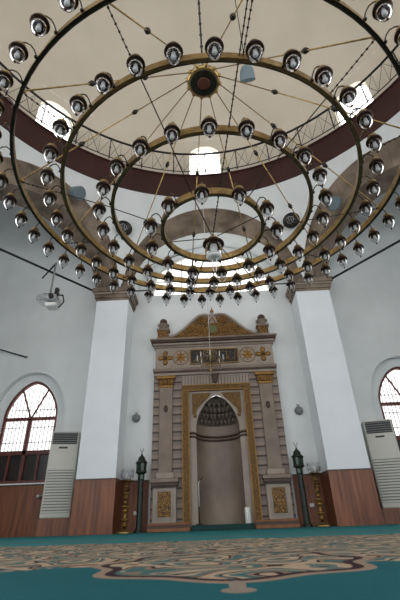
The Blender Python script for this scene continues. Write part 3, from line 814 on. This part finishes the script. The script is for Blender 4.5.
# centre lamp
c = MB(); c.lathe([(.115, -.03), (.125, -.02), (.12, .0), (.09, .03), (.05, .05), (.03, .055)], 'cap', 24); c.lathe([(.03, .05), (.05, .06), (.05, .08), (.02, .09), (.012, .14)], 'brass', 14)
cl = c.build('centre_lamp', ch, (0, 0, 2.95))
g = MB(); g.lathe([(.095, -.02), (.10, -.08), (.098, -.15), (.08, -.19), (.045, -.22), (.03, -.25), (.03, -.34), (.012, -.40)], 'glass_clear', 20, cap=False); g.lathe([(.04, -.02), (.045, -.08), (.03, -.14), (.01, -.16)], 'filament', 10)
g.lathe([(.035, -.215), (.075, -.205), (.09, -.19)], 'white', 16); g.build('glass_shade', cl)

# ------------------------------------------------------------------ small chandelier before the mihrab
sc = empty('small_chandelier', (-.05, 10.75, 4.36)); tag(sc, 'small crystal chandelier on a long cord in front of the mihrab frieze', 'chandelier')
b = MB(); b.tube([(0, 0, .30), (0, 0, 6.68)], .008, 'white', 5); b.build('cord', sc)
b = MB(); b.lathe([(.01, -.42), (.04, -.36), (.02, -.3), (.05, -.2), (.025, -.1), (.03, .1), (.05, .16), (.02, .3)], 'brass', 12); b.build('stem', sc)
arm = None
for k in range(8):
    if arm is None:
        b = MB(); b.tube([(.03, 0, -.12), (.14, 0, -.22), (.28, 0, -.2), (.38, 0, -.08)], .013, 'brass'); arm = b.build('arm', sc)
        b = MB(); b.lathe([(.02, -.08), (.06, -.06), (.06, -.045)], 'glass_clear', 12, (.38, 0, 0)); b.tube([(.38, 0, -.05), (.38, 0, .06)], .014, 'white'); b.lathe([(.012, .06), (.02, .085), (.003, .13)], 'filament', 8, (.38, 0, 0)); b.build('candle', arm)
        for q in (.1, .2, .3, .38): MB().lathe([(.003, 0), (.018, -.03), (.002, -.09)], 'glass_clear', 6).build('crystal_drop', arm, (q, 0, -.22 if q < .35 else -.1))
        o = arm
    else: o = copy_tree(arm, sc)
    o.rotation_euler = (0, 0, k*pi/4)
for r, z in ((.2, .18), (.30, -.30)):
    rg = MB().tube([(r*cos(k*pi/8), r*sin(k*pi/8), z) for k in range(16)], .008, 'brass', 5, True).build('garland_ring', sc)
    for k in range(16): MB().lathe([(.003, 0), (.018, -.04), (.002, -.10)], 'glass_clear', 6).build('crystal_drop', rg, (r*cos(k*pi/8), r*sin(k*pi/8), z))

# ------------------------------------------------------------------ medallions, loudspeakers
def medallion(az, z, r, label):
    e = Vector((OX+r*sin(rad(az)), OY+r*cos(rad(az)), z))
    b = MB(); b.lathe([(.001, 0), (.28, 0), (.30, .01), (.30, .03), (.27, .035), (.265, .02), (.001, .02)], 'black', 32)
    m = Matrix.Rotation(-rad(az), 4, 'Z') @ Matrix.Rotation(pi/2+rad(14), 4, 'X')
    b.xf(m); o = b.build('calligraphy_medallion', None, e)
    w = MB()
    for pts in ([(-.16, .02), (-.12, -.08), (-.02, -.11), (.06, -.06), (.08, .04)], [(-.08, .14), (-.07, -.02)], [(.0, .15), (.01, -.03), (.05, -.08)], [(.08, .13), (.09, .02), (.15, -.02)], [(-.15, .1), (-.05, .17), (.06, .12)], [(-.1, -.15), (0, -.18), (.1, -.14)]):
        w.tube([(x, y, .028) for x, y in pts], .009, 'silver', 5)
    w.xf(m); w.build('calligraphy', o); tag(o, label, 'medallion', 'calligraphy medallions'); return o
medallion(-23.2, 9.42, 7.70, 'round black calligraphy medallion with silver script on the white plaster left of the central arch')
medallion(22.6, 9.40, 7.70, 'round black calligraphy medallion with silver script on the white plaster right of the central arch')

def horn(loc, aim, label, name='wall_speaker', sc_=1.0, cord=0):
    e = empty(name, loc); tag(e, label, 'loudspeaker', 'bell loudspeakers')
    d = Vector(aim).normalized(); m = d.to_track_quat('Z', 'Y').to_matrix().to_4x4() @ Matrix.Scale(sc_, 4)
    b = MB(); b.lathe([(.05, -.22), (.12, -.20), (.17, -.12), (.19, .0), (.20, .12), (.21, .14), (.19, .145)], 'bluegrey', 24); b.xf(m); b.build('shell', e)
    b = MB(); b.lathe([(.001, .10), (.17, .10), (.18, .13)], 'bluegrey_dk', 24); b.xf(m); b.build('grille', e)
    if cord:
        b = MB(); b.tube([(0, 0, .1), (0, 0, cord)], .01, 'iron', 5); b.build('cord', e)
    return e
horn((-4.22, 9.20, 9.82), (.85, -.25, -.45), 'blue-grey bell loudspeaker mounted above the left diagonal stone arch', sc_=1.15)
horn((4.42, 9.85, 9.36), (-.8, -.4, -.45), 'blue-grey bell loudspeaker mounted above the right diagonal stone arch', sc_=1.15)
horn((.99, 4.55, 8.0), (.1, .72, -.7), 'pale blue-grey bell loudspeaker hanging beside the chandelier hub', 'hanging_speaker', .78, 12)

def wall_disc(x, z, label):
    b = MB(); b.lathe([(.001, .10), (.06, .12), (.10, .09), (.125, .04), (.13, 0)], 'grey', 20)
    b.xf(Matrix.Rotation(pi/2, 4, 'X')); o = b.build('wall_speaker', None, (x, WY-.005, z))
    k = MB(); k.box(-.045, .045, -.06, 0, .16, .23, 'white', .01); k.tube([(0, -.03, .1), (0, -.03, .17)], .01, 'grey'); k.build('mounting_box', o)
    tag(o, label, 'loudspeaker', 'round loudspeakers beside the mihrab'); return o
wall_disc(-2.41, 3.02, 'small round grey loudspeaker on the wall left of the mihrab')
wall_disc(2.55, 3.04, 'small round grey loudspeaker on the wall right of the mihrab')

# camera-projector rig on a pole from the left tie rod
pr = empty('hanging_projector', (-4.55, 9.35, 5.72)); tag(pr, 'silver projector hanging from a dark pole below the left tie rod', 'projector')
b = MB(); b.tube([(0, 0, .2), (.0, .0, 1.38)], .028, 'grey', 8); b.tube([(0, 0, 1.36), (-.72, .75, 1.36)], .026, 'iron', 8); b.build('pole', pr)
b = MB(); b.box(-.22, .20, -.16, .16, -.02, .13, 'silver', .03); b.box(-.12, .12, -.1, .1, .13, .18, 'grey', .01); b.tube([(.1, -.14, .05), (.12, -.22, .04)], .05, 'black', 14); b.xf(Matrix.Scale(1.35, 4)); b.build('body', pr)
b = MB(); b.tube([(.02, 0, .2), (.28, 0, .16), (.32, 0, .0), (.24, 0, -.12), (.02, 0, -.1)], .016, 'iron', 6); b.box(.1, .17, -.05, .05, .12, .34, 'black', .01); b.box(-.02, .22, -.14, .1, -.15, -.06, 'white', .02); b.xf(Matrix.Scale(1.35, 4)); b.build('bracket', pr)

# ------------------------------------------------------------------ air conditioners
def aircon(x, z, rz, label):
    e = empty('air_conditioner', (x, 11.72, z), rz); tag(e, label, 'air conditioner', 'tall air conditioners')
    w, d, h = .78, .34, 2.22
    b = MB(); b.box(-w/2, w/2, -d/2, d/2, 0, h, 'ac', .02); b.box(-w/2+.02, w/2-.02, -d/2-.012, -d/2, .04, h-.02, 'ac'); b.build('cabinet', e)
    b = MB(); b.box(-w/2+.05, w/2-.05, -d/2-.02, -d/2-.005, h-.36, h-.04, 'ac_dark')
    for k in range(5): b.box(-w/2+.05, w/2-.05, -d/2-.035, -d/2-.018, h-.33+k*.062, h-.315+k*.062, 'grey')
    b.build('outlet_grille', e)
    b = MB(); b.box(-.14, .10, -d/2-.02, -d/2-.01, h-.48, h-.43, 'black'); b.build('display', e)
    b = MB(); b.box(-w/2+.04, w/2-.04, -d/2-.018, -d/2-.008, .12, 1.18, 'grey')
    for k in range(15): b.box(-w/2+.04, w/2-.04, -d/2-.05, -d/2-.012, .13+k*.07, .17+k*.07, 'ac')
    b.build('intake_grille', e)
    pb = MB(); pb.box(-w/2-.04, w/2+.04, -d/2-.02, 0.17, 0, z-.002, 'wood'); o = pb.build('wood_plinth', None, (x, 11.72, 0)); o.rotation_euler = (0, 0, rz)
    return e, o
e1, o1 = aircon(-4.40, .40, rad(13), 'tall white floor-standing air conditioner left of the left pier')
tag(o1, 'low walnut plinth under the left air conditioner', 'plinth')
e2, o2 = aircon(4.66, .36, rad(-13), 'tall white floor-standing air conditioner right of the right pier')
tag(o2, 'low walnut plinth under the right air conditioner', 'plinth')
b = MB(); b.lathe([(.02, -.05), (.05, -.03), (.05, .03), (.02, .05)], 'silver', 10); b.tube([(0, 0, 0), (.16, 0, .04), (.16, 0, .22)], .016, 'silver')
tag(b.build('pipe_valve', None, (-5.02, 11.85, .95)), 'small chrome pipe valve on the panelling beside the left air conditioner', 'valve')

# ------------------------------------------------------------------ minaret lamp posts and candlesticks
def lamppost(x, y, label):
    e = empty('lamp_post', (x, y, 0)); tag(e, label, 'lamp post')
    b = MB(); b.lathe([(.13, 0), (.13, .05), (.10, .08), (.085, .12)], 'green_iron', 8, rot=pi/8, smooth=False); b.build('base', e)
    b = MB(); b.lathe([(.082, .1), (.075, .9), (.07, 1.30)], 'green_iron', 10, smooth=False)
    for z in (.5, .95): b.lathe([(.09, z-.015), (.095, z), (.09, z+.015)], 'green_iron', 10)
    b.build('pole', e)
    b = MB(); b.lathe([(.075, 1.28), (.095, 1.31), (.095, 1.42), (.10, 1.44)], 'green_glass', 8, smooth=False); b.lathe([(.10, 1.44), (.155, 1.48), (.16, 1.52), (.12, 1.53)], 'green_iron', 8, smooth=False)
    b.lathe([(.125, 1.53), (.135, 1.72)], 'green_glass', 8, smooth=False)
    for k in range(8): a = k*pi/4; b.tube([(.128*cos(a), .128*sin(a), 1.52), (.14*cos(a), .14*sin(a), 1.74)], .012, 'green_iron', 5)
    b.build('lantern', e)
    b = MB(); b.lathe([(.17, 1.73), (.175, 1.75), (.12, 1.80), (.10, 1.84), (.10, 1.87), (.06, 1.92), (.02, 1.96), (.03, 1.98), (.012, 2.0), (.008, 2.06)], 'green_iron', 8); b.build('roof', e)
    b = MB(); b.tube([(.045*sin(rad(t)), 0, 2.10-.045*cos(rad(t))) for t in range(-140, 141, 20)], .009, 'green_iron', 5); b.build('crescent', e); e.scale = (.98, .98, .96); e['group'] = 'minaret lamp posts beside the mihrab'
    return e
lamppost(-2.10, 11.52, 'dark green minaret-shaped lamp post left of the mihrab, crescent on top')
lamppost(2.22, 11.52, 'dark green minaret-shaped lamp post right of the mihrab, crescent on top')
def candlestick(x, y, label):
    e = empty('candlestick', (x, y, 0)); tag(e, label, 'candlestick')
    b = MB(); b.lathe([(.20, 0), (.21, .02), (.19, .05), (.10, .07), (.07, .10), (.04, .12)], 'brass', 24); b.build('base', e)
    pf = [(.03, .11)]
    for z, r in ((.2, .05), (.33, .075), (.42, .035), (.56, .06), (.66, .085), (.76, .04), (.88, .055), (1.0, .045), (1.1, .07), (1.18, .04), (1.27, .05)):
        pf += [(.026, z-.045), (r, z-.012), (r, z+.012), (.026, z+.045)]
    pf = [(r_*1.35 if r_ > .03 else r_*1.2, z_) for r_, z_ in pf]; b = MB(); b.lathe(pf, 'antique', 16); b.build('stem', e)
    b = MB(); b.lathe([(.03, 1.29), (.12, 1.32), (.19, 1.33), (.19, 1.345), (.06, 1.35)], 'antique', 24); b.build('drip_plate', e)
    b = MB()
    b.lathe([(.06, 1.35), (.13, 1.40), (.165, 1.48), (.165, 1.55), (.13, 1.63)], 'glass_clear', 20, cap=False)
    for k in range(10): a = k*pi/5; b.tube([(.06*cos(a), .06*sin(a), 1.35), (.14*cos(a), .14*sin(a), 1.42), (.165*cos(a), .165*sin(a), 1.52), (.15*cos(a), .15*sin(a), 1.65)], .010, 'silver', 5)
    b.lathe([(.03, 1.35), (.035, 1.52), (.01, 1.54)], 'white', 10)
    b.build('crystal_bowl', e); e.scale = (1.1, 1.1, .90); e['group'] = 'brass candlesticks beside the mihrab'
    return e
candlestick(-2.42, 11.25, 'tall turned brass candlestick with crystal bowl at the foot of the left pier')
candlestick(2.55, 11.25, 'tall turned brass candlestick with crystal bowl at the foot of the right pier')
b = MB(); b.box(-.06, .06, -.02, 0, -.045, .045, 'white', .006)
o = b.build('wall_socket', None, (-2.28, WY-.045, .46)); tag(o, 'small white wall socket on the dark panelling left of the mihrab', 'socket')
o = o.copy(); col.objects.link(o); o.location = (2.5, WY-.045, .5); o['label'] = 'small white wall socket on the dark panelling right of the mihrab'

# ------------------------------------------------------------------ light
w = bpy.data.worlds.new('World'); bpy.context.scene.world = w; w.use_nodes = True
bg = w.node_tree.nodes['Background']; bg.inputs[0].default_value = (.97, .98, 1, 1); bg.inputs[1].default_value = 1.95
def area(loc, rot, sx, sy, p, c=(1, 1, 1)):
    l = bpy.data.lights.new('daylight_fill', 'AREA'); l.shape = 'RECTANGLE'; l.size = sx; l.size_y = sy; l.energy = p; l.color = c
    o = bpy.data.objects.new('daylight_fill', l); col.objects.link(o); o.location = loc; o.rotation_euler = rot; o['kind'] = 'structure'; return o
# daylight panels added at the sides, standing for unseen windows
area((-8.6, 3, 5), (0, rad(-90), 0), 5, 6, 260)
area((8.8, 3, 5), (0, rad(90), 0), 5, 6, 260)
area((0, OY, 12.4), (pi, 0, 0), 9, 9, 230, (1, .97, .93))  # uplight added to brighten the dome, no fixture there
sc_ = bpy.context.scene
sc_.view_settings.view_transform = 'Standard'; sc_.view_settings.look = 'None'; sc_.view_settings.exposure = 0

# ------------------------------------------------------------------ camera
f, p, roll, yaw = 387.25, .5244, -.0352, .0273
F = Vector((-sin(yaw)*cos(p), cos(yaw)*cos(p), sin(p))); R = Vector((cos(yaw), sin(yaw), 0)); U = R.cross(F)
R2 = R*cos(roll)+U*sin(roll); U2 = -R*sin(roll)+U*cos(roll)
cd = bpy.data.cameras.new('camera'); co = bpy.data.objects.new('camera', cd); col.objects.link(co)
co.matrix_world = Matrix(((R2.x, U2.x, -F.x, 0), (R2.y, U2.y, -F.y, 0), (R2.z, U2.z, -F.z, .15), (0, 0, 0, 1)))
cd.sensor_fit = 'VERTICAL'; cd.sensor_height = 36; cd.sensor_width = 24; cd.lens = f/600*36
cd.dof.use_dof = True; cd.dof.focus_distance = 9; cd.dof.aperture_fstop = 4.5; cd.clip_start = .02; cd.clip_end = 200
sc_.camera = co
